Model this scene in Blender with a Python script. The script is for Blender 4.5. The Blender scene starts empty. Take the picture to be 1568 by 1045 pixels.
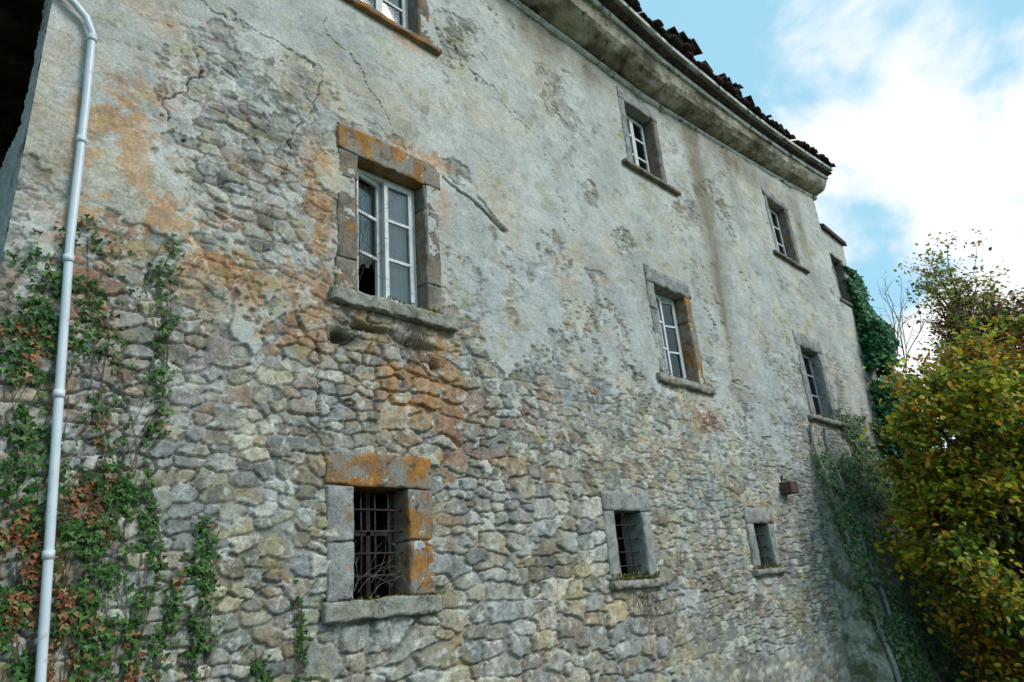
import bpy, math, random
import numpy as np
from mathutils import Vector, Matrix, noise as mn
rng=np.random.default_rng(7); random.seed(7)
sc=bpy.context.scene
sc.view_settings.view_transform='Standard'; sc.view_settings.look='None'; sc.view_settings.exposure=0

# ---------------------------------------------------------------- noise helpers
def h2(i,j,s):
    i=i.astype(np.int64); j=j.astype(np.int64)
    n=(i*374761393+j*668265263+s*1442695041)&0xffffffff
    n=((n^(n>>13))*1274126177)&0xffffffff
    n=((n^(n>>15))*2246822519)&0xffffffff
    return ((n^(n>>16))&0xffffff)/float(0xffffff)
def vn(x,y,s):
    xi=np.floor(x);yi=np.floor(y);fx=x-xi;fy=y-yi
    fx=fx*fx*(3-2*fx);fy=fy*fy*(3-2*fy)
    a=h2(xi,yi,s);b=h2(xi+1,yi,s);c=h2(xi,yi+1,s);d=h2(xi+1,yi+1,s)
    return (a*(1-fx)+b*fx)*(1-fy)+(c*(1-fx)+d*fx)*fy
def fbm(x,y,sc_,s,o=4,g=.55):
    t=0;a=1;n=0;ca,sa=math.cos(.6),math.sin(.6)
    X=x*sc_;Y=y*sc_
    for k in range(o):
        t=t+a*vn(X,Y,s+k*17);n+=a;a*=g
        X,Y=(X*ca-Y*sa)*2.03+11.3,(X*sa+Y*ca)*2.03+5.1
    return t/n
def ss(a,b,x):
    t=np.clip((x-a)/(b-a),0,1);return t*t*(3-2*t)
def lerp(a,b,t): return a+(b-a)*t

# ---------------------------------------------------------------- materials
def newmat(name):
    m=bpy.data.materials.new(name);m.use_nodes=True
    nt=m.node_tree;p=nt.nodes['Principled BSDF'];return m,nt,p
def N(nt,t,**k):
    n=nt.nodes.new(t)
    for a,b in k.items(): setattr(n,a,b)
    return n
def noisy_mat(name,cols,scale=6,rough=.9,bump=.3,bscale=60,spec=.2,detail=8,second=None,sec_thr=(.5,.6),sec_scale=3,metal=0,bdist=.01,speck=0,third=None,th_thr=(.58,.62),th_scale=9):
    m,nt,p=newmat(name);L=nt.links
    g=N(nt,'ShaderNodeNewGeometry')
    n=N(nt,'ShaderNodeTexNoise');n.inputs['Scale'].default_value=scale;n.inputs['Detail'].default_value=detail;n.inputs['Roughness'].default_value=.65
    L.new(g.outputs['Position'],n.inputs['Vector'])
    r=N(nt,'ShaderNodeValToRGB')
    k=len(cols)
    while len(r.color_ramp.elements)<k: r.color_ramp.elements.new(.5)
    for i,c in enumerate(cols):
        r.color_ramp.elements[i].position=.32+.36*i/(max(1,k-1));r.color_ramp.elements[i].color=(*c,1)
    L.new(n.outputs['Fac'],r.inputs['Fac'])
    out=r.outputs['Color']
    for (c3,thr,scl) in ((second,sec_thr,sec_scale),(third,th_thr,th_scale)):
        if not c3: continue
        n2=N(nt,'ShaderNodeTexNoise');n2.inputs['Scale'].default_value=scl;n2.inputs['Detail'].default_value=8;n2.inputs['Roughness'].default_value=.7
        L.new(g.outputs['Position'],n2.inputs['Vector'])
        mr=N(nt,'ShaderNodeMapRange');mr.inputs[1].default_value=thr[0];mr.inputs[2].default_value=thr[1]
        L.new(n2.outputs['Fac'],mr.inputs[0])
        mx=N(nt,'ShaderNodeMixRGB');mx.inputs[2].default_value=(*c3,1)
        L.new(mr.outputs[0],mx.inputs[0]);L.new(out,mx.inputs[1]);out=mx.outputs[0]
    b=N(nt,'ShaderNodeTexNoise');b.inputs['Scale'].default_value=bscale;b.inputs['Detail'].default_value=6;b.inputs['Roughness'].default_value=.7
    L.new(g.outputs['Position'],b.inputs['Vector'])
    if speck:
        mr=N(nt,'ShaderNodeMapRange');mr.inputs[1].default_value=.3;mr.inputs[2].default_value=.7;mr.inputs[3].default_value=1-speck;mr.inputs[4].default_value=1+speck
        L.new(b.outputs['Fac'],mr.inputs[0])
        v=N(nt,'ShaderNodeVectorMath',operation='SCALE');L.new(out,v.inputs[0]);L.new(mr.outputs[0],v.inputs['Scale']);out=v.outputs[0]
    L.new(out,p.inputs['Base Color'])
    p.inputs['Roughness'].default_value=rough;p.inputs['Specular IOR Level'].default_value=spec;p.inputs['Metallic'].default_value=metal
    if bump:
        bn=N(nt,'ShaderNodeBump');bn.inputs['Strength'].default_value=bump;bn.inputs['Distance'].default_value=bdist
        L.new(b.outputs['Fac'],bn.inputs['Height']);L.new(bn.outputs['Normal'],p.inputs['Normal'])
    return m
def attr_mat(name,rough=.95,amp=.35,scale=70,bump=.5,bdist=.006,transl=0):
    m,nt,p=newmat(name);L=nt.links
    at=N(nt,'ShaderNodeAttribute',attribute_name='Col')
    col_out=at.outputs['Color']
    if bump:
        g=N(nt,'ShaderNodeNewGeometry')
        n=N(nt,'ShaderNodeTexNoise');n.inputs['Scale'].default_value=scale;n.inputs['Detail'].default_value=5;n.inputs['Roughness'].default_value=.75
        L.new(g.outputs['Position'],n.inputs['Vector'])
        mr=N(nt,'ShaderNodeMapRange');mr.inputs[1].default_value=.3;mr.inputs[2].default_value=.7;mr.inputs[3].default_value=1-amp;mr.inputs[4].default_value=1+amp
        L.new(n.outputs['Fac'],mr.inputs[0])
        v=N(nt,'ShaderNodeVectorMath',operation='SCALE');L.new(at.outputs['Color'],v.inputs[0]);L.new(mr.outputs[0],v.inputs['Scale']);col_out=v.outputs[0]
        bn=N(nt,'ShaderNodeBump');bn.inputs['Distance'].default_value=bdist
        ml=N(nt,'ShaderNodeMath',operation='MULTIPLY');ml.inputs[1].default_value=bump;L.new(at.outputs['Alpha'],ml.inputs[0]);L.new(ml.outputs[0],bn.inputs['Strength'])
        L.new(n.outputs['Fac'],bn.inputs['Height']);L.new(bn.outputs['Normal'],p.inputs['Normal'])
    L.new(col_out,p.inputs['Base Color'])
    p.inputs['Roughness'].default_value=rough;p.inputs['Specular IOR Level'].default_value=.2
    if transl:
        t=N(nt,'ShaderNodeBsdfTranslucent');L.new(col_out,t.inputs['Color'])
        ms=N(nt,'ShaderNodeMixShader');ms.inputs[0].default_value=transl
        o=nt.nodes['Material Output']
        L.new(p.outputs[0],ms.inputs[1]);L.new(t.outputs[0],ms.inputs[2]);L.new(ms.outputs[0],o.inputs['Surface'])
    return m
M_wall=attr_mat('weathered_rubble_wall',amp=.37,scale=48,bump=.8,bdist=.013)
M_leaf=attr_mat('leaves',rough=.5,bump=0,transl=.4)
M_ivy=attr_mat('ivy_leaves',rough=.4,bump=0,transl=.15)
sk_=dict(bump=.8,bscale=45,bdist=.014,speck=.38)
M_sur=noisy_mat('dressed_stone',[(.18,.18,.168),(.30,.298,.275),(.42,.41,.37)],7,second=(.30,.17,.07),sec_thr=(.60,.70),sec_scale=2.2,third=(.11,.105,.09),th_thr=(.55,.64),th_scale=6,**sk_)
M_suro=noisy_mat('dressed_stone_orange_lichen',[(.16,.12,.085),(.33,.15,.042),(.49,.23,.055)],6,second=(.26,.25,.22),sec_thr=(.46,.58),sec_scale=3.8,third=(.09,.075,.06),th_thr=(.56,.65),th_scale=8,**sk_)
M_surb=noisy_mat('dressed_stone_brown',[(.11,.095,.08),(.19,.16,.125),(.29,.22,.155)],7,second=(.28,.27,.24),sec_thr=(.52,.64),sec_scale=4,third=(.36,.165,.05),th_thr=(.55,.64),th_scale=3,**sk_)
M_sill=noisy_mat('mossy_sill',[(.17,.165,.145),(.30,.29,.245),(.42,.40,.35)],7,second=(.18,.17,.06),sec_thr=(.52,.64),sec_scale=5,third=(.08,.075,.06),th_thr=(.55,.65),th_scale=6,**sk_)
M_white=noisy_mat('old_white_paint',[(.52,.52,.50),(.70,.70,.68),(.78,.78,.76)],12,rough=.6,bump=.2,bscale=90,second=(.28,.25,.20),sec_thr=(.60,.66),sec_scale=14,bdist=.003)
M_blue=noisy_mat('weathered_frame_paint',[(.16,.2,.22),(.28,.33,.35),(.4,.44,.45)],12,rough=.7,bump=.2)
M_pipe=noisy_mat('white_pipe',[(.55,.60,.65),(.66,.70,.74),(.72,.75,.77)],2,rough=.35,bump=0,spec=.5,second=(.4,.4,.38),sec_thr=(.58,.70),sec_scale=7)
M_iron=noisy_mat('rusty_iron',[(.02,.018,.017),(.04,.032,.028),(.09,.05,.03)],30,rough=.8,bump=.3)
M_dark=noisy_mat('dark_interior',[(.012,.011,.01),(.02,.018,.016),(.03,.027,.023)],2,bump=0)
M_brown=noisy_mat('dark_loft',[(.05,.037,.027),(.085,.062,.045),(.12,.09,.065)],3,bump=.3)
M_curt=noisy_mat('curtain_cloth',[(.66,.68,.64),(.76,.78,.74),(.8,.81,.79)],6,bump=0)
M_wood=noisy_mat('dark_roof_wood',[(.03,.024,.02),(.07,.055,.045),(.13,.11,.09)],7,bump=.6,bdist=.02,speck=.3)
M_tile=noisy_mat('old_roof_tiles',[(.035,.025,.023),(.075,.05,.042),(.13,.085,.07)],6,bump=.4,speck=.3)
M_corn=noisy_mat('cornice_plaster',[(.18,.15,.10),(.40,.36,.265),(.56,.52,.41)],2.4,bump=.5,bscale=35,speck=.25,second=(.09,.068,.04),sec_thr=(.47,.64),sec_scale=1.1,third=(.10,.085,.06),th_thr=(.57,.65),th_scale=5)
M_cornw=noisy_mat('cornice_moulding_pale',[(.42,.41,.37),(.62,.61,.56),(.72,.71,.68)],5,bump=.3,speck=.25,second=(.13,.11,.08),sec_thr=(.55,.63),sec_scale=3)
M_bark=noisy_mat('bark',[(.05,.04,.03),(.09,.075,.06),(.15,.13,.1)],12,bump=.8)
M_twig=noisy_mat('dry_twigs',[(.09,.06,.04),(.16,.12,.09),(.25,.2,.15)],12,bump=0)
M_ground=noisy_mat('grass_ground',[(.035,.05,.012),(.06,.08,.02),(.11,.10,.045)],3,bump=.8,bscale=20,bdist=.05,second=(.13,.10,.07),sec_thr=(.55,.65),sec_scale=.8)
M_but=noisy_mat('buttress_render',[(.24,.24,.18),(.38,.375,.30),(.50,.49,.41)],3,bump=.9,bscale=14,speck=.42,second=(.12,.14,.06),sec_thr=(.47,.58),sec_scale=2.2,third=(.15,.14,.11),th_thr=(.55,.62),th_scale=5,bdist=.05)
mg,nt,p=newmat('window_glass')
L=nt.links;tr=N(nt,'ShaderNodeBsdfTransparent');tr.inputs[0].default_value=(.8,.85,.85,1)
gl=N(nt,'ShaderNodeBsdfGlossy');gl.inputs['Roughness'].default_value=.04
fr=N(nt,'ShaderNodeFresnel');fr.inputs[0].default_value=1.9
ms=N(nt,'ShaderNodeMixShader');L.new(fr.outputs[0],ms.inputs[0]);L.new(tr.outputs[0],ms.inputs[1]);L.new(gl.outputs[0],ms.inputs[2]);L.new(ms.outputs[0],nt.nodes['Material Output'].inputs[0])
M_glass=mg

# ---------------------------------------------------------------- object helpers
def obj(name,me,parent=None,mat=None,smooth=False):
    o=bpy.data.objects.new(name,me);sc.collection.objects.link(o)
    if parent: o.parent=parent
    if mat: me.materials.append(mat)
    if smooth: me.polygons.foreach_set('use_smooth',np.ones(len(me.polygons),bool))
    return o
def empty(name,parent=None):
    o=bpy.data.objects.new(name,None);sc.collection.objects.link(o);o.parent=parent;return o
def npmesh(name,V,F,C=None,k=4):
    me=bpy.data.meshes.new(name);n=len(V);m=len(F)
    me.vertices.add(n);me.vertices.foreach_set('co',np.ascontiguousarray(V,dtype=np.float32).ravel())
    me.loops.add(m*k);me.loops.foreach_set('vertex_index',np.ascontiguousarray(F,dtype=np.int32).ravel())
    me.polygons.add(m);me.polygons.foreach_set('loop_start',np.arange(0,m*k,k,dtype=np.int32))
    me.polygons.foreach_set('loop_total',np.full(m,k,dtype=np.int32))
    me.update(calc_edges=True)
    if C is not None:
        if C.shape[1]==3: C=np.concatenate([C,np.ones((n,1))],1)
        a=me.color_attributes.new('Col','FLOAT_COLOR','POINT')
        a.data.foreach_set('color',C.astype(np.float32).ravel())
    return me
class Acc:
    def __init__(s): s.v=[];s.f=[]
    def add(s,v,f):
        b=len(s.v);s.v+=[tuple(q) for q in v];s.f+=[tuple(i+b for i in q) for q in f]
    def make(s,name,mat,parent=None,smooth=False):
        me=bpy.data.meshes.new(name);me.from_pydata(s.v,[],s.f);me.update()
        return obj(name,me,parent,mat,smooth)
def abox(A,x0,x1,y0,y1,z0,z1,rough=0,cell=.08,bev=.01):
    if rough==0:
        v=[(x,y,z) for x in(x0,x1) for y in(y0,y1) for z in(z0,z1)]
        A.add(v,[(0,1,3,2),(4,6,7,5),(0,4,5,1),(2,3,7,6),(0,2,6,4),(1,5,7,3)]);return
    d=[x1-x0,y1-y0,z1-z0];n=[max(2,int(q/cell)) for q in d]
    def lin(a,b,k):
        return [a,a+bev]+[a+(b-a)*i/k for i in range(1,k)]+[b-bev,b]
    X=lin(x0,x1,n[0]);Y=lin(y0,y1,n[1]);Z=lin(z0,z1,n[2])
    idx={};V=[];F=[]
    def vert(i,j,k):
        key=(i,j,k)
        if key in idx: return idx[key]
        x,y,z=X[i],Y[j],Z[k]
        e=(i in(0,len(X)-1))+(j in(0,len(Y)-1))+(k in(0,len(Z)-1))
        c=Vector((x,y,z))
        if e>=2:
            q=bev*.5+max(0,mn.noise(c*9))*rough*2.2
            if i==0:x+=q
            if i==len(X)-1:x-=q
            if j==0:y+=q
            if j==len(Y)-1:y-=q
            if k==0:z+=q
            if k==len(Z)-1:z-=q
        w=mn.noise_vector(c*4)*rough+mn.noise_vector(c*21)*rough*.5
        idx[key]=len(V);V.append((x+w.x,y+w.y,z+w.z));return idx[key]
    a,b,c=len(X)-1,len(Y)-1,len(Z)-1
    for i in range(a):
        for j in range(b):
            F.append((vert(i,j,0),vert(i,j+1,0),vert(i+1,j+1,0),vert(i+1,j,0)))
            F.append((vert(i,j,c),vert(i+1,j,c),vert(i+1,j+1,c),vert(i,j+1,c)))
        for k in range(c):
            F.append((vert(i,0,k),vert(i+1,0,k),vert(i+1,0,k+1),vert(i,0,k+1)))
            F.append((vert(i,b,k),vert(i,b,k+1),vert(i+1,b,k+1),vert(i+1,b,k)))
    for j in range(b):
        for k in range(c):
            F.append((vert(0,j,k),vert(0,j,k+1),vert(0,j+1,k+1),vert(0,j+1,k)))
            F.append((vert(a,j,k),vert(a,j+1,k),vert(a,j+1,k+1),vert(a,j,k+1)))
    A.add(V,F)
def tube(A,pts,rad,seg=8):
    pts=[Vector(p) for p in pts]
    if not hasattr(rad,'__len__'): rad=[rad]*len(pts)
    V=[];F=[]
    for i,p_ in enumerate(pts):
        t=(pts[min(i+1,len(pts)-1)]-pts[max(i-1,0)]).normalized()
        a=t.cross(Vector((.13,.2,.97)))
        if a.length<.2: a=t.cross(Vector((1,0,0)))
        a.normalize();b=t.cross(a)
        for k in range(seg):
            q=2*math.pi*k/seg;V.append(p_+(a*math.cos(q)+b*math.sin(q))*rad[i])
    for i in range(len(pts)-1):
        for k in range(seg):
            F.append((i*seg+k,i*seg+(k+1)%seg,(i+1)*seg+(k+1)%seg,(i+1)*seg+k))
    F.append(tuple(range(seg))[::-1]);F.append(tuple((len(pts)-1)*seg+k for k in range(seg)))
    A.add(V,F)
LEAF=np.array([(0,0,0),(.34,.32,.10),(.28,.72,.10),(0,1.05,-.05),(-.28,.72,.10),(-.34,.32,.10)])
LEAFF=np.array([(0,1,2,3),(0,3,4,5)])
IVY=np.array([(0,0,0),(.42,-.12,.05),(.58,.25,.06),(.24,.42,0),(0,1.0,-.08),(-.24,.42,0),(-.58,.25,.06),(-.42,-.12,.05)])
IVYF=np.array([(0,1,2,3),(0,3,4,5),(0,5,6,7)])
def leaves(name,P,nrm,up,size,C,mat,parent=None,tmpl=LEAF,tf=LEAFF):
    n=len(P);nrm=nrm/np.linalg.norm(nrm,axis=1,keepdims=True)
    x=np.cross(up,nrm);x/=np.linalg.norm(x,axis=1,keepdims=True)+1e-9;y=np.cross(nrm,x)
    k=len(tmpl);S=size.reshape(n,1,1)
    V=P[:,None,:]+S*(tmpl[None,:,0:1]*x[:,None]+tmpl[None,:,1:2]*y[:,None]+tmpl[None,:,2:3]*nrm[:,None])
    F=(np.arange(n)*k)[:,None,None]+tf[None]
    me=npmesh(name,V.reshape(-1,3),F.reshape(-1,4),np.repeat(C,k,axis=0))
    return obj(name,me,parent,mat)
def pick(cols,w,n):
    w=np.array(w,float);w/=w.sum();c=np.array(cols)[rng.choice(len(cols),n,p=w)]
    return c*rng.uniform(.75,1.25,(n,1))*rng.uniform(.92,1.08,(n,3))

# ================================================================ BUILDING
B=empty('old_stone_building')
wins=[
('upA',3.95,4.95,4.88,6.72),('topA',3.92,4.98,9.15,10.85),('lowA',3.89,4.57,1.62,2.72),
('lowB',8.2,8.86,1.6,2.55),('lowC',12.35,12.95,1.6,2.4),('upB',10.25,11.3,4.9,6.68),('upC',16.55,17.65,4.9,6.68),
('topB',10.25,11.25,9.2,10.8),('topC',16.65,17.75,9.2,10.95),('topD',20.68,21.5,8.95,10.45)]
def rise(x): return 0.085*np.clip(np.asarray(x,float)-11,0,12)+.003*np.clip(np.asarray(x,float)-11,0,12)**2
f1024=1054*1024/1568
us=[.70]
while us[-1]<21.95: us.append(us[-1]+1.15*(us[-1]**2+6.2**2)/(6.2*f1024))
us=np.array(us)
zs=np.concatenate([np.arange(-3,.2,.04),np.arange(.2,12.7,.0125)])
U,Z=np.meshgrid(us,zs)
def stones(U,Z,w,h,s):
    X=U/w+(fbm(U,Z,.9,s+1,2)-.5)*1.3+(fbm(U,Z,7,s+2,3,.7)-.5)*.32
    Y=Z/h+(fbm(U,Z,.8,s+3,2)-.5)*1.7+(fbm(U,Z,7,s+4,3,.7)-.5)*.32
    f1=np.full(U.shape,9.);f2=f1.copy();idr=np.zeros(U.shape);idg=idr.copy();tl=idr.copy()
    j0=np.floor(Y)
    for dj in(-1,0,1):
        j=j0+dj;off=h2(j,j*0+5,s+9)
        Xi=X-off;i0=np.floor(Xi)
        for di in(-1,0,1):
            i=i0+di
            r1=h2(i,j,s+11);r2=h2(i,j,s+12);r3=h2(i,j,s+13)
            sx=Xi-(i+.5+.6*(r1-.5));sy=Y-(j+.5+.45*(r2-.5))
            wt=.55+.9*r3**1.3
            a=(h2(i,j,s+16)-.5)*.5
            dx=np.abs(sx+a*sy);dy=np.abs(sy-a*sx*.5)
            d=(dx**3.7+dy**3.7)**(1/3.7)/wt
            c=d<f1
            q1=h2(i,j,s+14);q2=h2(i,j,s+15)
            f2=np.where(c,f1,np.minimum(f2,d));idr=np.where(c,q1,idr);idg=np.where(c,q2,idg)
            tl=np.where(c,sx*(q2-.5)+sy*(q1-.6),tl);f1=np.where(c,d,f1)
    return f1,f2,idr,idg,tl
a1=stones(U,Z,.38,.21,100);a2=stones(U,Z,.23,.13,200)
sel=fbm(U,Z,.8,300,4)+.05*ss(6,9,U)-.10*np.exp(-((U-4.3)/2.2)**2-((Z-1.6)/2.0)**2)-.06*np.exp(-((U-2.4)/1)**2-((Z-6)/1.6)**2)
selm=sel>.49
f1,f2,ir,ig,tl=[np.where(selm,b,a) for a,b in zip(a1,a2)]
edge=f2-f1
def G(lst):
    t=np.zeros(U.shape)
    for(u,z,ru,rz,a) in lst: t+=a*np.exp(-((U-u)/ru)**2-((Z-z)/rz)**2)
    return t
near=np.zeros(U.shape)
for(n_,x0,x1,z0,z1) in wins:
    dd=np.hypot(np.maximum(0,np.maximum(x0-.3-U,U-x1-.3)),np.maximum(0,np.maximum(z0-.2-Z,Z-z1-.35)))
    near=np.maximum(near,1-ss(0,.5,dd))
fine=fbm(U,Z,9,400,4);mid=fbm(U,Z,2.2,410,4);low=fbm(U,Z,.55,420,4);micro=fbm(U,Z,30,430,3,.7)
hf=fbm(U,Z,14,435,4,.75)
open_=np.clip(ss(.34,.56,fbm(U,Z,1.6,445,4))*(1-.5*ss(4.5,8,Z))+G([(4.5,4.1,.9,.6,.8),(6,2,2.5,1.5,.4),(2.2,6.2,.8,1,.4)]),0,1.2)
ew=.05+.13*open_
jt=ss(0,1,(edge+(hf-.5)*.10)/ew)
hs=jt*(.030+.022*ir+.012*open_)+tl*.034+(hf-.5)*.023+(micro-.5)*.007+.006*(fine-.5)
cov=.09+ss(3.0,7.2,Z+1.4*(low-.5)*2)*1.02
cov+=G([(2.9,2.9,.55,1.5,.36),(6.5,5.4,1.1,1.0,.25),(9.3,3.6,1.6,1.6,.28),(13,4,2.2,2,.38),(17,3,2,3,.3),(2.6,8.4,1.3,.6,.5),(1.0,5,.25,3,.45),(4.6,8.0,1.5,.9,.3),(3.7,8.3,.8,.7,.3),(7.5,7.8,1.2,1.2,.3),
 (2.55,6.3,.95,1.2,-.50),(2.3,7.9,.35,.25,-.55),(3.2,7.6,.35,.3,-.55),(5.55,7.15,.24,.24,-1.2),(4.5,4.0,.9,.65,-.55),(6.2,2.2,1.5,1.3,-.22),(5.0,.9,2,.6,-.2),(5.7,9.6,.4,.5,-.9),
 (8.2,9.4,.5,.25,-.9),(7.3,6.8,.4,.25,-.5),(9.6,7.4,.4,.3,-.6),(8.7,8.1,.3,.3,-.8),(12.0,8.9,.6,.4,-.6),(13.6,9.8,.6,.4,-.6),(14.0,7.5,.6,.5,.2),(3.65,7.6,.3,.4,-.2),(8.6,5.6,.5,.3,-.3),(13.5,5.9,.4,.5,-.2),(20,7,2,2,-.1),(4.6,7.25,.7,.18,-.2)])
cov+=(mid-.5)*1.10+(fine-.5)*.32
Lv=lerp(.003,.056,np.clip(cov,0,1.1))+(micro-.5)*.004+(hf-.5)*.009
coat=ss(.0,.03,cov-.80+(fine-.5)*.32+(fbm(U,Z,1.1,447,4)-.5)*1.0)
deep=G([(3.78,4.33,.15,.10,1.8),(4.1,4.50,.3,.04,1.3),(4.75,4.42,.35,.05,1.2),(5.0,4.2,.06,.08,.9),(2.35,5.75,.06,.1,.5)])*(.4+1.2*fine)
ps=ss(-.004,.006,hs-Lv)
H=np.maximum(hs,Lv)*(1-coat)+coat*(.062+hs*.12+(mid-.5)*.02)
ps=ps*(1-coat)
H+= ((mid-.5)*.04 + (low-.5)*.07)*(1-near)-.012*near
W1=(fbm(U,Z,2.5,450,4)-.5)*.5;W2=(fbm(U,Z,2.5,455,4)-.5)*.5
def seg(u0,z0,u1,z1,wob=1):
    du,dz=u1-u0,z1-z0;uu=U+W1*wob;zz=Z+W2*wob
    t=np.clip(((uu-u0)*du+(zz-z0)*dz)/(du*du+dz*dz),0,1)
    return np.hypot(uu-(u0+t*du),zz-(z0+t*dz)),t
cr=np.zeros(U.shape)
for sg,wd,wb in(((5.25,6.95,5.85,6.72),.02,.3),((5.85,6.72,6.4,6.52),.03,.15),((3.5,4.3,3.47,3.2),.012,.5),((3.6,7.7,3.1,6.4),.008,1),((2.1,7.2,1.75,6.1),.008,1),((12.3,7.6,12.6,6.9),.03,.6),((1.3,8.0,3.4,7.7),.010,1.2),((9.1,4.9,9.5,4.1),.010,1),((12.0,6.6,12.4,6.3),.02,1),((3.4,8.6,4.4,7.4),.007,1.2),((7.6,8.4,8.1,6.9),.008,1.5),((14.2,8,14.6,6),.012,1.2),((5.4,9.5,7.4,8.6),.008,1.5),((12.6,5.2,13.6,5.0),.012,1),((12.6,4.4,12.8,3.4),.018,1)):
    d,t=seg(*sg,wb);cr=np.maximum(cr,1-ss(wd*.5,wd,d))
d,t=seg(5.9,6.86,6.45,6.58,.2);ridge=(1-ss(.02,.05,d))
H-=cr*.05+deep*.12; H+=ridge*.03
# ------------------ colour
def col(r,g,b): return np.array([r,g,b])[None,None,:]
def mix(A_,c,m): return A_*(1-m[...,None])+c*m[...,None]
pal=np.array([(.35,.33,.27),(.285,.28,.25),(.25,.253,.245),(.35,.31,.225),(.265,.26,.215),(.345,.34,.31),(.45,.43,.365),(.19,.185,.165),(.29,.235,.18),(.265,.282,.275)])
C=pal[np.clip((ig*len(pal)).astype(int),0,len(pal)-1)]
C=C*(.66+.64*ir[...,None])*(.42+1.06*hf[...,None])
stv=ss(.46,.66,fbm(U,Z,5,510,5,.65))
C=mix(C,col(.44,.435,.39)*(.5+.9*hf[...,None]),stv*.40)
C=mix(C,C*.38,(1-ss(.01,.09+.06*open_,edge))*(.24+.60*np.clip(open_,0,1)))
pc=lerp(col(.34,.34,.318),col(.46,.45,.395),ss(5.5,10,Z+(mid-.5)*5)[...,None])
pc=pc*(.62+.68*fbm(U,Z,1.7,520,5)[...,None])*(.66+.64*hf[...,None])
bl=np.clip(G([(6.4,5.5,1.2,.9,.9),(3.0,3.0,.7,1.4,.9),(2.3,8.2,1.0,.4,.6),(10,6.0,2,1.6,.6),(14,5,2.5,2,.6),(9,3,2,1,.6),(3.9,8.3,.8,.5,.6),(8,8,1.5,.8,.6),(16,6,2,3,.5)])*(.3+1.3*mid),0,1)
pc=mix(pc,col(.345,.37,.38)*(.58+.82*hf[...,None]),bl*.75)
wm=ss(.56,.68,fbm(U,Z,1.3,530,5));pc=mix(pc,col(.59,.58,.535)*(.76+.48*hf[...,None]),wm*.5)
dm=ss(.53,.65,fbm(U*1.3,Z*.6,1.0,540,5));pc=mix(pc,pc*col(.58,.58,.56),dm*.55)
C=mix(pc,C,ps)
# smooth second coat: paler, less mottled
cc_=col(.47,.465,.42)*(.60+.75*fbm(U,Z,1.9,521,5)[...,None])
cc_=mix(cc_,col(.36,.38,.385)*(.75+.5*fine[...,None]),np.clip(bl+.25*ss(.5,.6,fbm(U,Z,.9,523,4)),0,1)*.7)
C=mix(C,cc_,coat*.62)
ce=coat*(1-coat)*4;C=mix(C,col(.15,.14,.12),np.clip(ce,0,1)*.6)
ls=ss(.57,.65,fbm(U,Z*1.2,3.3,545,5,.7))*ss(2.5,7,Z+2*(mid-.5)+2);C=mix(C,col(.51,.50,.455)*(.65+.7*hf[...,None]),ls*.42*(1-coat*.7))
oc=ss(.56,.69,fbm(U,Z,1.4,550,5));C=mix(C,C*col(1.12,1.0,.78),oc*.45)
cz=ss(9.5,6,Z)
rd=ss(.56,.68,fbm(U,Z,1.7,553,5))*cz;C=mix(C,C*col(1.10,.90,.74),rd*.5)
gt=ss(.50,.64,fbm(U,Z,1.2,557,5))*ss(6.5,3.0,Z+(mid-.5)*2);C=mix(C,C*col(.88,.92,.70),gt*.35)
oml=[(3.45,5.9,.16,.9,.7),(4.8,3.9,.6,.45,1.0),(5.05,3.1,.3,.6,.7),(1.4,6.0,.4,.6,.75),(2.6,4.75,1.2,.35,.6),(5.25,6.6,.15,.6,.5),(5.0,7.2,.5,.14,.9),(3.9,7.6,.35,.25,.6),(4.6,8.95,.8,.10,.6),(2.0,5.2,.7,.3,.6),(5.2,4.3,.3,.5,.6),(3.2,5.9,.5,.5,.35),(1.2,4.4,.3,1.2,.4),(11.2,4.4,.7,.25,.35),(6.5,.9,1.5,.5,.2),(6.2,3.3,.8,.6,.3),(3.2,4.2,.8,.3,.5),(2.0,7.4,.9,.2,.4),(1.4,2.5,.5,1.5,.25)]
om=np.clip(G(oml),0,1)
on=ss(.51,.59,fbm(U,Z,3.9,560,5,.74)+om*.09+(ig-.5)*.12*ps)
C=mix(C,(col(.37,.165,.048)*(.40+1.0*hf[...,None])+C*.25),np.clip(om*on*1.3,0,.85))
ou=ss(.68,.73,fbm(U,Z,2.6,565,5,.7))*cz;C=mix(C,col(.34,.20,.08),ou*.45)
bm=np.exp(-((U-11.4)/.55)**4-((Z-4.25)/.22)**4);C=mix(C,col(.30,.125,.08)*(.6+.7*ir[...,None]),bm*.7*ss(.4,.5,fine))
rb=G([(5.3,3.3,.5,.8,.5),(1.4,4.6,.5,.7,.5),(2.2,6.6,.3,.12,.6),(7.5,3.4,.8,.5,.4),(2.5,3.8,.8,.8,.3)])*(ig>.74);C=mix(C,col(.25,.115,.08)*(.6+.8*hf[...,None]),np.clip(rb*ps,0,.75))
ly=ss(.62,.70,fbm(U,Z,3.4,570,5,.68)+.13*G([(2.95,6.5,.4,.5,1),(3.3,2.3,.5,.4,.7),(2.3,7.6,.4,.4,.5)]));C=mix(C,col(.31,.29,.12),ly*.38)
wl=ss(.63,.68,fbm(U,Z,8,580,4,.7));C=mix(C,col(.64,.63,.58),wl*.52*(1-.6*coat))
bk=ss(.58,.65,fbm(U,Z,6,590,5,.8));C=mix(C,col(.075,.07,.06),bk*.52*(1-.55*coat))
st=G([(12.95,9.6,.35,2.2,1),(7.6,11,.8,.5,.6),(18.6,10.5,.4,1.6,.6),(12.9,7.2,.25,1.2,.7),(9.3,10.9,1.0,.35,.6),(15,11.3,2.5,.4,.6),(14.6,10.2,.25,1.5,.4)])*(.35+1.3*fbm(U*5,Z*.5,1,600,3))
C=mix(C,col(.17,.135,.08)*(.6+.8*hf[...,None]),np.clip(st,0,.8))
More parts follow.
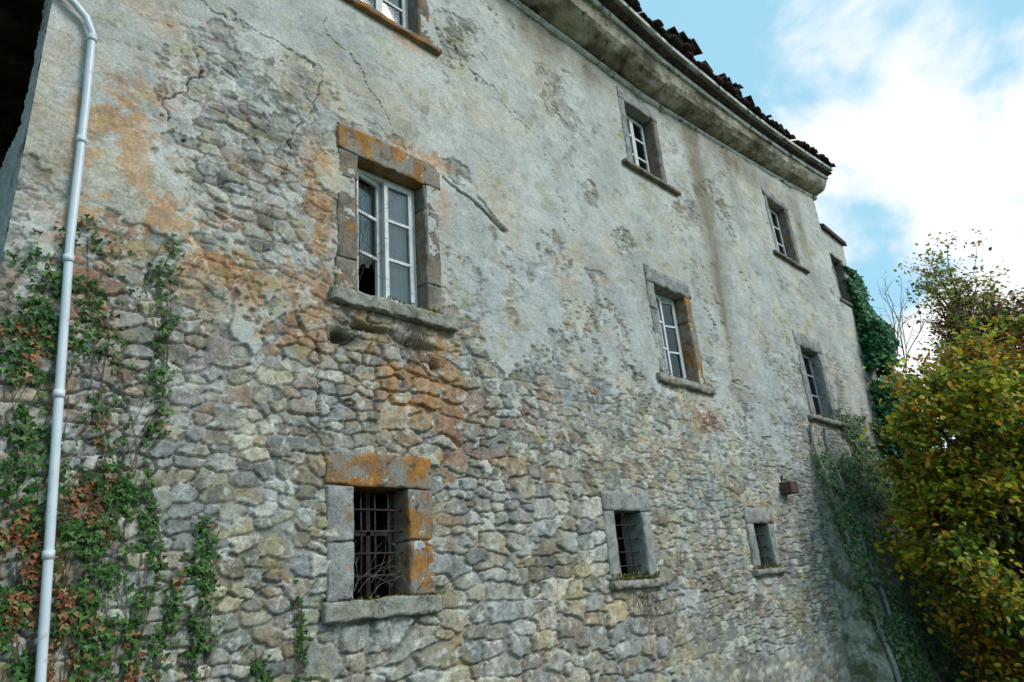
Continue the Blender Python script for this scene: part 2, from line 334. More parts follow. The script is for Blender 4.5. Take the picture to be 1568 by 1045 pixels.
C=mix(C,C*.35,np.clip(cr*.7,0,1));C=mix(C,C*.3,np.clip(deep*.8,0,1))
C=np.clip(C*1.13,.015,.80)
V=np.stack([U,-H,Z],-1).reshape(-1,3)
nr,nc=U.shape
I=np.arange(nr*nc).reshape(nr,nc)
F=np.stack([I[:-1,:-1],I[:-1,1:],I[1:,1:],I[1:,:-1]],-1)
uc=(U[:-1,:-1]+U[1:,1:])/2;zc=(Z[:-1,:-1]+Z[1:,1:])/2
keep=~((uc>20.45)&(zc>11.25))&(zc<12.0+rise(uc))
for(n_,x0,x1,z0,z1) in wins: keep&=~((uc>x0-.05)&(uc<x1+.05)&(zc>z0-.05)&(zc<z1+.05))
F=F[keep]
C4=np.concatenate([C,(1-.6*coat)[...,None]],-1)
wall=obj('facade_wall',npmesh('facade_wall',V,F,C4.reshape(-1,4)),B,M_wall,True)
def wall_y(x,z):
    j=min(max(int(np.searchsorted(us,x)),0),nc-1);i=min(max(int(np.searchsorted(zs,z)),0),nr-1);return -H[i,j]
# --- end wall (left return)
ys=np.arange(-.04,4,.025);z2=np.arange(-1,12.4,.025)
Y2,Z2=np.meshgrid(ys,z2)
sf1,sf2,sir,sig,stl=stones(Y2+50,Z2,.36,.22,100)
hf2=fbm(Y2,Z2,14,700,4,.75)
hh=ss(0,.12,sf2-sf1)*.015+(hf2-.5)*.035
c2=pal[np.clip((sig*10).astype(int),0,9)]*.95;c2=mix(c2,col(.38,.375,.35),ss(.35,.5,fbm(Y2,Z2,1.5,710,4))*.9)*(.65+.95*hf2[...,None])
I2=np.arange(Y2.size).reshape(Y2.shape);F2=np.stack([I2[:-1,:-1],I2[1:,:-1],I2[1:,1:],I2[:-1,1:]],-1)
k2=~((Y2[:-1,:-1]>.40)&(Z2[:-1,:-1]>5.9))
F2=F2[k2]
obj('end_wall',npmesh('end_wall',np.stack([.70-hh+.012,Y2-.02,Z2],-1).reshape(-1,3),F2.reshape(-1,4),np.clip(c2,0,.8).reshape(-1,3)),B,M_wall,True)
A=Acc();abox(A,.72,4,.38,.44,5.9,12.3);abox(A,-3,4,3.9,4.1,-1,12.3);abox(A,.8,4,.44,3.9,5.7,5.9);abox(A,-3,3.2,.3,4,7.9,8.1);A.make('loft_opening',M_brown,B)
A=Acc()
for k in range(5): abox(A,-3,2.9,.5+k*.7,.64+k*.7,7.68,7.9,.006,.3)
A.make('loft_beams',M_wood,B)

# --- surrounds
def surround(nm,x0,x1,z0,z1,w,lint,sill,mats,rough=.008,cell=.06,sx=.18,proud=.045,sillproud=.10,split=()):
    A=Acc();B_=Acc();C_=Acc();D_=Acc()
    def jamb(Q,a,b,sgn):
        q=[z0]+[z0+(z1-z0)*t for t in split]+[z1]
        for k in range(len(q)-1):
            e=random.uniform(-.04,.03)
            abox(Q,a+(e if sgn<0 else 0),b+(e if sgn>0 else 0),-proud-random.uniform(0,.008),.34,q[k]+.003,q[k+1]-.003,rough,cell,.008)
    jamb(A,x0-w,x0,-1);jamb(D_,x1,x1+w,1)
    abox(B_,x0-w-.02,x1+w+.02,-proud-.010,.34,z1+.004,z1+lint,rough,cell,.008)
    abox(C_,x0-w-sx*.4,x1+w+sx*.6,-sillproud,.34,z0-sill,z0-.004,rough*1.5,cell,.010)
    A.make(nm+'_jamb_left',mats[0],B,True);D_.make(nm+'_jamb_right',mats[1],B,True);B_.make(nm+'_lintel',mats[2],B,True);C_.make(nm+'_sill',mats[3],B,True)
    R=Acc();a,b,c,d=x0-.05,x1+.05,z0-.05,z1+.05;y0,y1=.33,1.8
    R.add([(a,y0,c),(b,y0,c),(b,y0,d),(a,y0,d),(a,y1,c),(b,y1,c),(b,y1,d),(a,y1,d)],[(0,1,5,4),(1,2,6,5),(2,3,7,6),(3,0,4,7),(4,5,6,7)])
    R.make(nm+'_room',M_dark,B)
S=surround
S('upA',3.95,4.95,4.88,6.72,.27,.38,.18,(M_surb,M_surb,M_suro,M_sill),.016,.035,.25,.05,.13,(.22,.8))
S('topA',3.92,4.98,9.15,10.85,.24,.35,.10,(M_surb,M_surb,M_sur,M_suro),.01,.06,.2,.05,.13)
S('lowA',3.89,4.57,1.62,2.72,.30,.35,.18,(M_sur,M_suro,M_suro,M_sill),.016,.035,.1,.05,.12,(.5,))
S('lowB',8.2,8.86,1.6,2.55,.23,.28,.12,(M_sur,M_sur,M_sur,M_sill),.013,.05,.12,.055,.11)
S('lowC',12.35,12.95,1.6,2.4,.23,.28,.11,(M_sur,M_sur,M_sur,M_sill),.013,.07,.12,.055,.11)
S('upB',10.25,11.3,4.9,6.68,.22,.34,.15,(M_sur,M_suro,M_sur,M_sill),.015,.06,.4,.06,.12,(.7,))
S('upC',16.55,17.65,4.9,6.68,.26,.38,.13,(M_sur,M_sur,M_sur,M_sill),.014,.1,.5,.06,.14)
S('topB',10.25,11.25,9.2,10.8,.18,.26,.09,(M_sur,M_surb,M_sur,M_surb),.01,.08,.6,.06,.15)
S('topC',16.65,17.75,9.2,10.95,.20,.28,.09,(M_sur,M_surb,M_sur,M_surb),.01,.1,.6,.06,.15)
S('topD',20.68,21.5,8.95,10.45,.14,.2,.1,(M_surb,M_surb,M_sur,M_surb),.01,.12,.1,.04)
# --- casements
def casement(nm,x0,x1,z0,z1,mat,bars=(.36,.68),y=.2,curt=(1,),missing=(),ajar=(0,0)):
    A=Acc();fw=.055
    abox(A,x0,x0+fw,y-.02,y+.06,z0,z1);abox(A,x1-fw,x1,y-.02,y+.06,z0,z1)
    abox(A,x0+fw,x1-fw,y-.018,y+.06,z1-fw,z1);abox(A,x0+fw,x1-fw,y-.03,y+.06,z0,z0+fw)
    xm=(x0+x1)/2;GA=Acc()
    for li,(a,b) in enumerate(((x0+fw+.003,xm-.002),(xm+.002,x1-fw-.003))):
        Q=Acc();Q2=Acc()
        lw=.055;c,d=z0+fw+.003,z1-fw-.003
        abox(Q,a,a+lw,y-.045,y+.0,c,d);abox(Q,b-lw,b,y-.045,y+.0,c,d)
        abox(Q,a+lw,b-lw,y-.043,y,c,c+lw*1.4);abox(Q,a+lw,b-lw,y-.043,y,d-lw,d)
        zz=[c+lw]
        for t in bars:
            q=c+(d-c)*t;abox(Q,a+lw,b-lw,y-.04,y-.005,q-.019,q+.019);zz.append(q)
        zz.append(d-lw)
        for k in range(len(zz)-1):
            if (li,k) in missing: continue
            t_=random.uniform(-.006,.006)
            Q2.add([(a+lw,y-.02+t_,zz[k]),(b-lw,y-.02,zz[k]),(b-lw,y-.02-t_,zz[k+1]),(a+lw,y-.02,zz[k+1])],[(0,1,2,3)])
        ang=ajar[li];hx=a if li==0 else b;sg=1 if li==0 else -1
        for src,dst in((Q,A),(Q2,GA)):
            if not src.v: continue
            ca,sa=math.cos(ang),math.sin(ang)
            dst.add([(hx+(vx-hx)*ca-(vy-y)*sa*sg,y+(vx-hx)*sa*sg+(vy-y)*ca,vz) for vx,vy,vz in src.v],src.f)
    A.make(nm+'_casement',mat,B);GA.make(nm+'_glass',M_glass,B)
    if curt:
        K=Acc()
        for(li,zb) in curt:
            a,b=(x0+.06,xm-.0) if li==0 else (xm,x1-.05)
            n=26;V=[];F=[]
            for i in range(n+1):
                xx=a+(b-a)*i/n;yy=y+.05+.018*math.sin(i*1.3)+.008*math.sin(i*2.9+1)+(.13 if ajar[li] else 0)
                V+= [(xx,yy,zb+.03*math.sin(i*.9)+.02*math.sin(i*2.3)),(xx,yy+.01,z1-.05)]
            for i in range(n): F.append((2*i,2*i+2,2*i+3,2*i+1))
            K.add(V,F)
        K.make(nm+'_curtain',M_curt,B,True)
casement('upA',3.955,4.945,4.885,6.715,M_white,curt=((0,5.5),(1,4.95)),missing=((0,0),),y=.17,ajar=(.22,0))
casement('topA',3.925,4.975,9.155,10.845,M_white,curt=((0,9.2),(1,9.2)))
casement('upB',10.255,11.295,4.905,6.675,M_white,curt=((0,4.95),),ajar=(0,.25))
casement('upC',16.555,17.645,4.905,6.675,M_blue,curt=())
casement('topB',10.255,11.245,9.205,10.795,M_white,curt=((0,9.25),))
casement('topC',16.655,17.745,9.205,10.945,M_white,curt=((0,9.25),))
casement('topD',20.69,21.49,8.96,10.44,M_blue,curt=())
def grille(nm,x0,x1,z0,z1,nv,nh):
    A=Acc()
    for k in range(1,nv+1):
        x=x0+(x1-x0)*k/(nv+1);tube(A,[(x,.09,z0-.02),(x+.004,.085,(z0+z1)/2),(x,.09,z1+.02)],.011,6)
    for k in range(1,nh+1):
        z=z0+(z1-z0)*k/(nh+1);tube(A,[(x0-.02,.075,z),((x0+x1)/2,.072,z+.003),(x1+.02,.075,z)],.011,6)
    A.make(nm+'_iron_grille',M_iron,B,True)
grille('lowA',3.89,4.57,1.62,2.72,3,4);grille('lowB',8.2,8.86,1.6,2.55,3,4);grille('lowC',12.35,12.95,1.6,2.4,2,3)
A=Acc();abox(A,3.93,3.98,.2,.25,1.64,2.7);abox(A,4.2,4.25,.2,.25,1.64,2.7);abox(A,4.5,4.55,.2,.25,1.64,2.7);abox(A,3.98,4.5,.2,.25,2.25,2.29)
A.make('lowA_inner_frame',M_iron,B)
A=Acc()
def twig(A,p,d,l,r,dep=0):
    pts=[Vector(p)];d=Vector(d).normalized();n=7
    for i in range(n):
        d=(d+Vector((random.uniform(-.35,.35),random.uniform(-.15,.15),random.uniform(-.3,.3)))).normalized()
        pts.append(pts[-1]+d*l/n)
        if dep<2 and random.random()<.45:
            twig(A,pts[-1],d+Vector((random.uniform(-1,1),random.uniform(-.3,.3),random.uniform(-.8,.8))),l*.5,r*.6,dep+1)
    tube(A,pts,[r*(1-.7*i/n) for i in range(n+1)],4)
for k in range(6): twig(A,(3.92+random.random()*.25,.03,1.65+random.random()*.2),(.8,-.02,random.uniform(-.2,1)),.5,.004)
for k in range(3): twig(A,(4.6,-.07,1.6),(random.uniform(-.6,.2),0,1),.55,.005)
A.make('dry_vine_lower_window',M_twig,B)
A=Acc()
for k in range(5): twig(A,(3.97+random.random()*.1,.10,5.0+random.random()*.8),(.25,0,1),.8,.004)
A.make('dry_vine_upper_window',M_iron,B)
A=Acc()
for k in range(22): twig(A,(4.5+random.random()*.35,-.07,4.66),(random.uniform(-.4,.4),-.1,-1),.45,.004)
for k in range(16): twig(A,(8.3+random.random()*.6,-.10,1.46),(random.uniform(-.4,.4),-.1,-1),.4,.005)
A.make('dry_roots',M_twig,B)
def wisp(name,boxes,cols,w,size,mat=M_ivy):
    P=[];
    for(x0,x1,y0,y1,z0,z1,n) in boxes:
        P.append(np.stack([rng.uniform(x0,x1,n),rng.uniform(y0,y1,n),z0+(z1-z0)*rng.random(n)**2],1))
    P=np.concatenate(P);n=len(P)
    return leaves(name,P,rng.normal(0,1,(n,3))+np.array([0,-.6,.5]),rng.normal(0,1,(n,3))+np.array([0,0,1.5]),rng.uniform(.5,1.3,n)*size,pick(cols,w,n),mat,B)
wisp('sill_moss',[(7.95,9.1,-.10,.0,1.6,1.68,420),(12.1,13.1,-.10,0,1.6,1.65,250),(4.3,5.3,-.12,-.03,4.87,4.92,160),(10,11.8,-.1,0,4.89,4.97,160),(16.3,18.2,-.1,0,4.88,5.0,160),(3.55,5.0,-.11,-.03,1.61,1.64,90)],[(.10,.12,.02),(.2,.2,.04),(.25,.2,.06),(.12,.08,.04)],[3,3,2,2],.035)
# --- cornice & roof
xs=np.arange(.2,20.5,.10);xs=np.append(xs,20.62)
def ov(x): return 1+.30*ss(18,6,np.asarray(x,float))
def sweep(nm,prof,mat,jag=0,smooth=False):
    X=xs;n=len(prof);V=[];F=[]
    for i,x in enumerate(X):
        r=float(rise(x));o=float(ov(x))
        for k,(y,z) in enumerate(prof):
            w=mn.noise(Vector((x*1.7,k*3.1,z)))*jag+mn.noise(Vector((x*9,k*1.1,z)))*jag*.6
            V.append((x,(y*o if y<0 else y)+w*.6,z+r+w+(.12*(o-1)/.3 if z>11.6 else 0)))
    for i in range(len(X)-1):
        for k in range(n):
            F.append((i*n+k,(i+1)*n+k,(i+1)*n+(k+1)%n,i*n+(k+1)%n))
    F.append(tuple(range(n)));F.append(tuple((len(X)-1)*n+k for k in range(n))[::-1])
    A=Acc();A.add(V,F);return A.make(nm,mat,B,smooth)
sweep('cornice_bead',[(.1,11.22),(-.08,11.22),(-.12,11.25),(-.12,11.29),(-.09,11.32),(.1,11.32)],M_cornw,.015)
cove=[(.1,11.325),(-.05,11.325)]+[(-.05-.47*math.sin(t),11.33+.38*(1-math.cos(t))+.02*t) for t in [.1,.3,.5,.7,.9,1.1,1.3,1.5]]+[(.1,11.75)]
sweep('cornice_cove',cove,M_corn,.03)
sweep('cornice_fascia',[(.1,11.755),(-.54,11.73),(-.57,11.73),(-.59,11.80),(.1,11.84)],M_cornw,.020)
sweep('eaves_underside',[(.1,11.845),(-.56,11.825),(-.72,11.86),(-.70,11.93),(.1,11.98)],M_wood,.03)
sweep('eaves_board',[(0,11.985),(-.70,11.94),(-.76,11.95),(-.77,12.02),(0,12.1)],M_cornw,.028)
A=Acc();x=.2
while x<20.6:
    w=random.uniform(.17,.22);r=float(rise(x));o=float(ov(x));r+=.12*(o-1)/.3
    for row in range(3):
        yy=-.84*o+row*.34+random.uniform(-.09,.05);zz=12.07+r+row*.17+random.uniform(-.02,.06)
        if random.random()<.15: zz+=.07
        tilt=random.uniform(-.05,.05)
        pts=[]
        for k in range(6):
            a=math.pi*k/5;pts.append((x+w*.5-w*.52*math.cos(a),.075*math.sin(a)))
        V=[(px_,yy,zz+pz) for px_,pz in pts]+[(px_,yy+.42,zz+.17+pz+tilt*.3) for px_,pz in pts]+[(px_,yy,zz+pz-.025) for px_,pz in pts]+[(px_,yy+.42,zz+.15+pz) for px_,pz in pts]
        F=[(k,k+1,k+7,k+6) for k in range(5)]+[(12+k,18+k,19+k,13+k) for k in range(5)]+[(k,12+k,13+k,k+1) for k in range(5)]
        A.add(V,F)
    x+=w*1.02
for k in range(34):
    x=random.choice([random.gauss(11.5,.5),random.gauss(13.9,.5),random.uniform(8,20)]);y=-.78*float(ov(x))+random.uniform(-.08,.1);dz=random.uniform(.05,.20)
    big=.22 if abs(x-11.5)<1 or abs(x-13.9)<.8 else .0
    zz=12.12+float(rise(x))+.12*(float(ov(x))-1)/.3+dz+big*random.random();s=random.uniform(.1,.22)
    tz=random.uniform(-.08,.08)
    v=[(x-s,y-.1,zz-tz),(x+s,y-.05,zz+tz),(x+s,y+.35,zz+.16+tz),(x-s,y+.35,zz+.1-tz)]
    A.add(v+[(q[0],q[1],q[2]-.035) for q in v],[(0,1,2,3),(7,6,5,4),(0,4,5,1),(1,5,6,2),(2,6,7,3),(3,7,4,0)])
A.make('roof_tiles',M_tile,B)
V=[];
for x in(.2,8,11,14,17,20.6): V+=[(x,-.66,12.04+float(rise(x))),(x,5,14.8+float(rise(x)))]
A=Acc();A.add(V,[(2*i,2*i+2,2*i+3,2*i+1) for i in range(5)]);A.make('roof_slope',M_tile,B)
A=Acc();abox(A,20.42,20.58,.02,6,10.5,12.9,.01,.4);A.make('gable_end_wall',M_corn,B,True)
A=Acc();V=[(20.45,-.16,11.25),(22.2,-.16,11.15),(22.2,4,13),(20.45,4,13.1)]
A.add(V+[(a,b,c+.14) for a,b,c in V],[(0,3,2,1),(4,5,6,7),(0,1,5,4),(1,2,6,5),(3,0,4,7)])
A.make('annex_roof',M_wood,B)
A=Acc();abox(A,21.80,21.98,-.01,4,-3,11.15,.01,.4);A.make('annex_end_wall',M_but,B)
A=Acc();abox(A,13.75,14.1,-.30,-.02,2.97,3.2,.003,.15);tube(A,[(13.9,-.02,3.1),(13.9,-.1,3.35)],.02,6);A.make('wall_lamp_box',noisy_mat('rust_brown',[(.07,.04,.035),(.11,.06,.05),(.14,.08,.06)],8),B)

# --- drainpipe
DP=empty('drainpipe');A=Acc()
pp=[(.30,-.14,7.38),(.86,-.14,7.0),(.97,-.13,6.91),(1.035,-.13,6.76),(1.07,-.13,6.0),(1.115,-.13,4.6),(1.20,-.13,3.3),(1.34,-.13,1.3),(1.45,-.13,-.1)]
tube(A,pp,.034,14);A.make('pipe',M_pipe,DP,True)
A=Acc()
for z,x in((6.7,1.041),(5.6,1.083),(4.45,1.125),(3.3,1.20),(2.1,1.284)):
    tube(A,[(x,-.13,z-.03),(x-.002,-.13,z+.03)],.041,14);abox(A,x-.012,x+.012,-.1,-.0,z-.012,z+.012)
A.make('brackets',M_pipe,DP,True)

# --- buttress
BT=empty('ivy_buttress')
zz=np.linspace(-3.2,4.5,120);xx=np.linspace(15.75,23.2,120)
def by(x,z):
    t=np.clip((4.5-z)/6.0,0,1.3);return -(.02+.95*t**1.15)
XX,ZZ=np.meshgrid(xx,zz)
yy=by(XX,ZZ)-(fbm(XX,ZZ,2.5,800,5)-.5)*.22
yy[:,0]=.1
xs_=XX-(4.5-ZZ)*.10*(1-(XX-15.75)/8)
vB=np.stack([xs_,yy,ZZ],-1).reshape(-1,3);I3=np.arange(XX.size).reshape(XX.shape)
F3=np.stack([I3[:-1,:-1],I3[:-1,1:],I3[1:,1:],I3[1:,:-1]],-1).reshape(-1,4)
obj('sloping_face',npmesh('sloping_face',vB,F3),BT,M_but,False)
A=Acc()
for off,rr in((.0,.05),(.8,.045)):
    tube(A,[(15.9+off-(4.6-z)*.10+.03*math.sin(z*3),float(by(16,z))-.08+.02*math.sin(z*5),z) for z in np.linspace(4.6,-3,26)],rr,6)
A.make('edge_ribs',M_sur,BT,True)

# ================================================================ IVY
greens=[(.04,.095,.02),(.06,.14,.03),(.10,.19,.045),(.035,.07,.02)]
reds=[(.22,.075,.035),(.32,.14,.055),(.16,.075,.04),(.34,.21,.09)]
IV=empty('climbing_ivy')
strands=[
([(1.15,.6),(1.1,2.0),(1.05,3.2),(1.12,4.1),(1.2,4.8)],.14,2100,.0),
([(.9,.8),(.92,2),(.88,3.2),(.95,4.0)],.13,2000,.15),
([(1.6,.8),(1.65,2.2),(1.55,3.3),(1.4,4.1),(1.25,4.6)],.11,1150,.25),
([(1.5,1.0),(1.45,2.0),(1.5,2.7)],.13,1200,.6),
([(1.8,2.9),(1.95,3.3),(1.98,3.8),(1.85,4.4),(1.95,4.9)],.05,360,.0),
([(1.75,2.2),(1.8,2.9),(1.95,3.2)],.08,480,.05),
([(1.9,.8),(1.95,1.5),(2.0,2.2),(1.9,2.8)],.05,560,.25),
([(2.35,.8),(2.4,1.4),(2.45,2.0),(2.42,2.35)],.06,800,.0),
([(2.1,.9),(2.15,1.5),(2.25,1.9)],.04,260,.0),
([(3.3,.7),(3.35,1.2),(3.3,1.7)],.03,120,.0),([(3.0,.9),(2.95,1.3)],.04,120,.0),
([(1.3,.8),(1.35,1.6),(1.42,2.4)],.16,1400,.6),([(1.0,.8),(1.0,1.6),(1.05,2.4)],.16,1700,.68),
([(1.7,.8),(1.75,1.6),(1.7,2.0)],.10,620,.6)]
P=[];Cc=[];A=Acc()
for pts,wd,n,red in strands:
    pts=np.array(pts);L_=np.r_[0,np.cumsum(np.hypot(*np.diff(pts,axis=0).T))]
    for s in range(6):
        t=np.linspace(0,L_[-1]*rng.uniform(.7,1.05),30);x=np.interp(t,L_,pts[:,0]);z=np.interp(t,L_,pts[:,1])
        ph=rng.random()*6;x=x+np.sin(t*5+ph)*wd*.45+rng.normal(0,wd*.7)
        tube(A,[(float(a),float(wall_y(a,b))-.01,float(b)) for a,b in zip(x,z)],.0035,4)
    t=rng.random(n)*L_[-1];cl=fbm(t*1.0,t*0+pts[0,0]*9,5,31,3,.7)
    w=wd*(.2+1.7*cl)
    x=np.interp(t,L_,pts[:,0])+rng.normal(0,1,n)*w+np.sin(t*6+pts[0,0]*7)*wd*.5;z=np.interp(t,L_,pts[:,1])+rng.normal(0,.06,n)
    keepm=fbm(x*1.8,z,4.5,77,4,.65)>.43
    x,z=x[keepm],z[keepm];n=len(x)
    y=np.array([wall_y(a,b) for a,b in zip(x,z)])-rng.uniform(.008,.06,n)
    P.append(np.stack([x,y,z],1))
    isr=(fbm(x,z,4,88,3)+(red-.52)*.42+rng.normal(0,.07,n))>.55
    Cc.append(np.where(isr[:,None],pick(reds,[3,3,2,2],n),pick(greens,[3,3,2,1],n)))
P=np.concatenate(P);Cc=np.concatenate(Cc);n=len(P)
m=2200;Pz=rng.uniform(.4,3.9,m)
Pe=np.stack([.66-rng.uniform(0,.05,m),rng.uniform(0,.6,m),Pz],1)
kk=fbm(Pe[:,1],Pe[:,2],3,55,4)>.45;Pe=Pe[kk];m=len(Pe)
Nn=rng.normal(0,.35,(n,3))+np.array([0,-1,.15]);Ne=rng.normal(0,.35,(m,3))+np.array([-1,0,.15])
Ce=np.where(rng.random((m,1))<.3,pick(reds,[3,3,2,1],m),pick(greens,[3,3,2,1],m))
P=np.concatenate([P,Pe]);Nn=np.concatenate([Nn,Ne]);Cc=np.concatenate([Cc,Ce]);n=len(P)
leaves('ivy_leaves',P,Nn,rng.normal(0,.45,(n,3))+np.array([0,0,-1]),rng.uniform(.022,.052,n),Cc,M_ivy,IV,IVY,IVYF)
A.make('ivy_stems',M_twig,IV,False)
IV2=empty('corner_ivy')
m=24000
z=rng.uniform(2.2,10.3,m);sh=.17*np.clip(9-z,0,6);x=21.95+rng.normal(0,.38,m)-sh*.8
w=fbm(x*1.0,z,1.2,91,3);keepm=(w>.32)&(x>21.45-sh*1.7)
x,z=x[keepm],z[keepm];m=len(x)
y=-.03-rng.random(m)*(.12+1.9*fbm(x,z,1,92,3)*ss(10.3,5.6,z))
leaves('ivy_mass',np.stack([x,y,z],1),rng.normal(0,.5,(m,3))+np.array([-.5,-1,.3]),rng.normal(0,.4,(m,3))+np.array([0,0,-1]),rng.uniform(.08,.14,m),pick([(.035,.12,.045),(.055,.18,.065),(.09,.23,.085)],[2,3,2],m),M_ivy,IV2,IVY,IVYF)
m=38000
x=rng.uniform(15.6,23,m);z=rng.uniform(-3,5.2,m)
w=fbm(x,z,.9,95,4)+.09*ss(16.2,19,x);keepm=w>.50
x,z=x[keepm],z[keepm];m=len(x);x=x-(4.5-z)*.10*(1-(x-15.75)/8)
y=by(x,z)-.02-rng.random(m)*.2
leaves('ivy_leaves_buttress',np.stack([x,y,z],1),rng.normal(0,.5,(m,3))+np.array([-.3,-1,.3]),rng.normal(0,.4,(m,3))+np.array([0,0,-1]),rng.uniform(.04,.085,m),pick([(.08,.15,.06),(.12,.20,.08),(.18,.26,.11),(.30,.29,.1)],[3,3,2,.4],m),M_ivy,BT,IVY,IVYF)

# ================================================================ TREES
def tree(name,base,crowns,nleaf,size,cols,w,trunk_r=.16,nb=26,clump=.35,seed=3):
    T=empty(name);rs=np.random.default_rng(seed);random.seed(seed)
    A=Acc();base=Vector(base);tips=[]
    top=Vector(crowns[0][:3])
    tr=[base.lerp(top,t)+Vector((random.uniform(-.1,.1),random.uniform(-.1,.1),0)) for t in np.linspace(0,1,9)]
    tube(A,tr,[trunk_r*(1-.85*i/8) for i in range(9)],10)
    cw=np.array([c[3]*c[4]*c[5] for c in crowns]);cw=cw/cw.sum()
    for k in range(nb):
        c=crowns[rs.choice(len(crowns),p=cw)]
        d=rs.normal(0,1,3);d/=np.linalg.norm(d);r=rs.uniform(.55,1)**.5
        tip=Vector((c[0]+d[0]*c[3]*r,c[1]+d[1]*c[4]*r,c[2]+d[2]*c[5]*r))
        s=min(range(9),key=lambda i:(tr[i]-tip).length+abs(tr[i].z-(tip.z-1.0)))
        p0=tr[max(0,s-1)];mid_=p0.lerp(tip,.5)+Vector((0,0,-.15))+Vector(rs.normal(0,.12,3))
        pts=[p0.lerp(mid_,t) for t in(0,.5)]+[mid_]+[mid_.lerp(tip,t)+Vector(rs.normal(0,.05,3)) for t in(.4,.75,1)]
        tube(A,pts,[.05*trunk_r/.16,.04*trunk_r/.16,.03,.02,.012,.006],5)
        for q in range(5):
            a=pts[random.choice([3,4,5])];e=a+Vector(rs.normal(0,.33,3))+Vector((0,0,.12));tube(A,[a,a.lerp(e,.5)+Vector(rs.normal(0,.04,3)),e],[.01,.007,.004],4);tips.append(e);tips.append(a.lerp(e,.5))
        tips.append(tip)
    A.make('trunk_and_limbs',M_bark,T,True)
    tips=np.array([tuple(t) for t in tips])
    ci=rs.integers(0,len(tips),nleaf);P=tips[ci]+rs.normal(0,1,(nleaf,3))*clump*np.array([1,1,.7])*rs.random((nleaf,1))
    tone=rs.uniform(.6,1.35,len(tips))[ci]
    Cl=pick(cols,w,nleaf)*tone[:,None]
    yf=fbm(P[:,0]+P[:,1],P[:,2],1.1,66,3)
    Cl=np.where((yf>.52)[:,None],Cl*np.array([1.9,1.3,.9]),Cl)
    Cl=np.where((yf<.40)[:,None],Cl*np.array([2.3,.95,.8]),Cl)
    leaves('foliage',P,rs.normal(0,.6,(nleaf,3))+np.array([-.4,-.5,.8]),rs.normal(0,1,(nleaf,3)),rs.uniform(.6,1.25,nleaf)*size,np.clip(Cl,0,.7),M_leaf,T)
    return T
yg=[(.11,.20,.025),(.18,.28,.035),(.38,.40,.045),(.68,.48,.045),(.52,.24,.04),(.07,.12,.02)]
tree('autumn_tree',(17.2,-3.2,-2.2),[(17.6,-3.0,3.9,2.0,1.9,1.9),(16.9,-2.8,1.5,2.0,1.8,1.9),(17.6,-3.0,-.6,1.9,1.8,1.4),(19.5,-3.6,2.5,2.2,2,3),(18.7,-3.9,5.4,1.6,1.4,1.3)],60000,.130,yg,[3,3.5,3,2.0,1.2,1.3],nb=165,seed=5)
tree('plum_tree',(24,-3.2,-2.5),[(24,-2.5,7.3,1.2,1.0,1.3),(24,-4.0,7.2,1.4,1.3,1.2)],7000,.13,[(.07,.035,.03),(.12,.06,.035),(.18,.17,.05),(.36,.26,.06)],[3,2,2,1],nb=60,seed=9)
tree('pale_tree',(25,-2.0,-2.5),[(25,-2.0,10.0,.8,.7,1.5),(25,-2.6,8.7,1.3,1,1.2)],4200,.13,[(.20,.28,.09),(.27,.31,.13),(.12,.17,.05)],[2,2,2],nb=40,seed=11)
tree('bush',(20,-5,-3),[(21,-3.2,-.5,2.5,1.5,2),(24,-3.5,1.5,3,2,3),(20,-6,-1,3,1.5,1.7)],15000,.17,[(.03,.05,.012),(.06,.09,.018),(.12,.14,.03)],[3,3,1],nb=60,seed=13)
random.seed(4);A=Acc()
for k in range(6): twig(A,(22.6+random.random()*.8,-.6,6.8+random.random()),(.3,random.uniform(-.5,0),1),2.4,.018)
A.make('bare_sapling',M_twig)

# ================================================================ GROUND
gx=np.concatenate([np.linspace(-400,-12,14),np.linspace(-10,40,70),np.linspace(45,500,14)]);gy=np.concatenate([np.linspace(-400,-24,12),np.linspace(-22,14,50),np.linspace(18,500,12)])
GX,GY=np.meshgrid(gx,gy);GZ=-.14*np.clip(GX-2,0,20)+(fbm(GX,GY,.5,900,3)-.5)*.3
GZ=np.where((np.hypot(GX-5,GY+3)>60),GZ-1,GZ)
I4=np.arange(GX.size).reshape(GX.shape);F4=np.stack([I4[:-1,:-1],I4[:-1,1:],I4[1:,1:],I4[1:,:-1]],-1).reshape(-1,4)
obj('ground',npmesh('ground',np.stack([GX,GY,GZ],-1).reshape(-1,3),F4),None,M_ground,True)

# ================================================================ SKY + SUN
sd=Vector((.30,-.70,.62)).normalized()
w=bpy.data.worlds.new('World');sc.world=w;w.use_nodes=True;nt=w.node_tree;L=nt.links
bg=nt.nodes['Background'];bg.inputs['Strength'].default_value=.15
sk=N(nt,'ShaderNodeTexSky',sky_type='NISHITA');sk.sun_disc=False;sk.sun_elevation=math.asin(sd.z);sk.sun_rotation=math.atan2(sd.x,sd.y)
sk.air_density=1.0;sk.dust_density=1.5;sk.ozone_density=1.2
tc=N(nt,'ShaderNodeTexCoord')
hz=N(nt,'ShaderNodeMixRGB');hz.inputs[0].default_value=.78;hz.inputs[2].default_value=(2.9,5.5,6.9,1);L.new(sk.outputs[0],hz.inputs[1])
nz=N(nt,'ShaderNodeTexNoise');nz.inputs['Scale'].default_value=2.6;nz.inputs['Detail'].default_value=9;nz.inputs['Roughness'].default_value=.55;nz.inputs['Distortion'].default_value=.25
mp=N(nt,'ShaderNodeMapping');mp.inputs['Location'].default_value=(.4,.2,.1);mp.inputs['Scale'].default_value=(1,1,1.6)
L.new(tc.outputs['Generated'],mp.inputs[0]);L.new(mp.outputs[0],nz.inputs['Vector'])
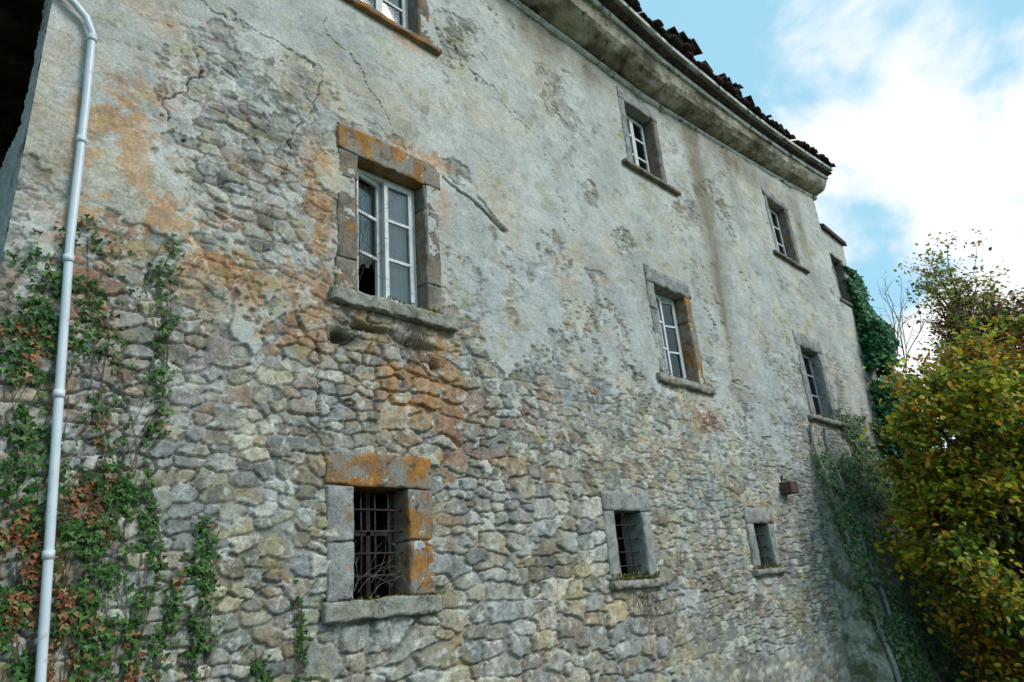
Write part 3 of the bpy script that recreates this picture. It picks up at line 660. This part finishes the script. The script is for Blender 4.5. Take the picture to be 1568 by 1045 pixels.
dt=N(nt,'ShaderNodeVectorMath',operation='DOT_PRODUCT');dt.inputs[1].default_value=(.93,.02,.36)
L.new(tc.outputs['Generated'],dt.inputs[0])
m1=N(nt,'ShaderNodeMapRange');m1.inputs[1].default_value=.88;m1.inputs[2].default_value=.99;m1.inputs[3].default_value=-.05;m1.inputs[4].default_value=.10
L.new(dt.outputs['Value'],m1.inputs[0])
ad=N(nt,'ShaderNodeMath',operation='ADD');L.new(nz.outputs['Fac'],ad.inputs[0]);L.new(m1.outputs[0],ad.inputs[1])
m2=N(nt,'ShaderNodeMapRange',interpolation_type='SMOOTHSTEP');m2.inputs[1].default_value=.51;m2.inputs[2].default_value=.64
L.new(ad.outputs[0],m2.inputs[0])
mx=N(nt,'ShaderNodeMixRGB');mx.inputs[2].default_value=(7.2,7.3,7.5,1)
L.new(m2.outputs[0],mx.inputs[0]);L.new(hz.outputs[0],mx.inputs[1]);L.new(mx.outputs[0],bg.inputs['Color'])
sl=bpy.data.lights.new('sun','SUN');sl.energy=2.1;sl.angle=math.radians(22);sl.color=(1,.98,.94)
so=bpy.data.objects.new('sun',sl);sc.collection.objects.link(so);so.rotation_euler=sd.to_track_quat('Z','Y').to_euler()

# ================================================================ CAMERA
P_=math.radians(19.8);RO=math.radians(4.77);Hh=math.radians(43.9)
h=Vector((math.cos(Hh),math.sin(Hh),0));r0=Vector((math.sin(Hh),-math.cos(Hh),0))
fw=h*math.cos(P_)+Vector((0,0,1))*math.sin(P_);u0=-h*math.sin(P_)+Vector((0,0,1))*math.cos(P_)
R=r0*math.cos(RO)-u0*math.sin(RO);Up=r0*math.sin(RO)+u0*math.cos(RO)
cam=bpy.data.cameras.new('camera');cam.sensor_width=36;cam.lens=1054/1568*36;cam.clip_end=2000;cam.clip_start=.05
co=bpy.data.objects.new('camera',cam);sc.collection.objects.link(co)
co.matrix_world=Matrix(((R.x,Up.x,-fw.x,0),(R.y,Up.y,-fw.y,-6.2),(R.z,Up.z,-fw.z,1.6),(0,0,0,1)))
sc.camera=co
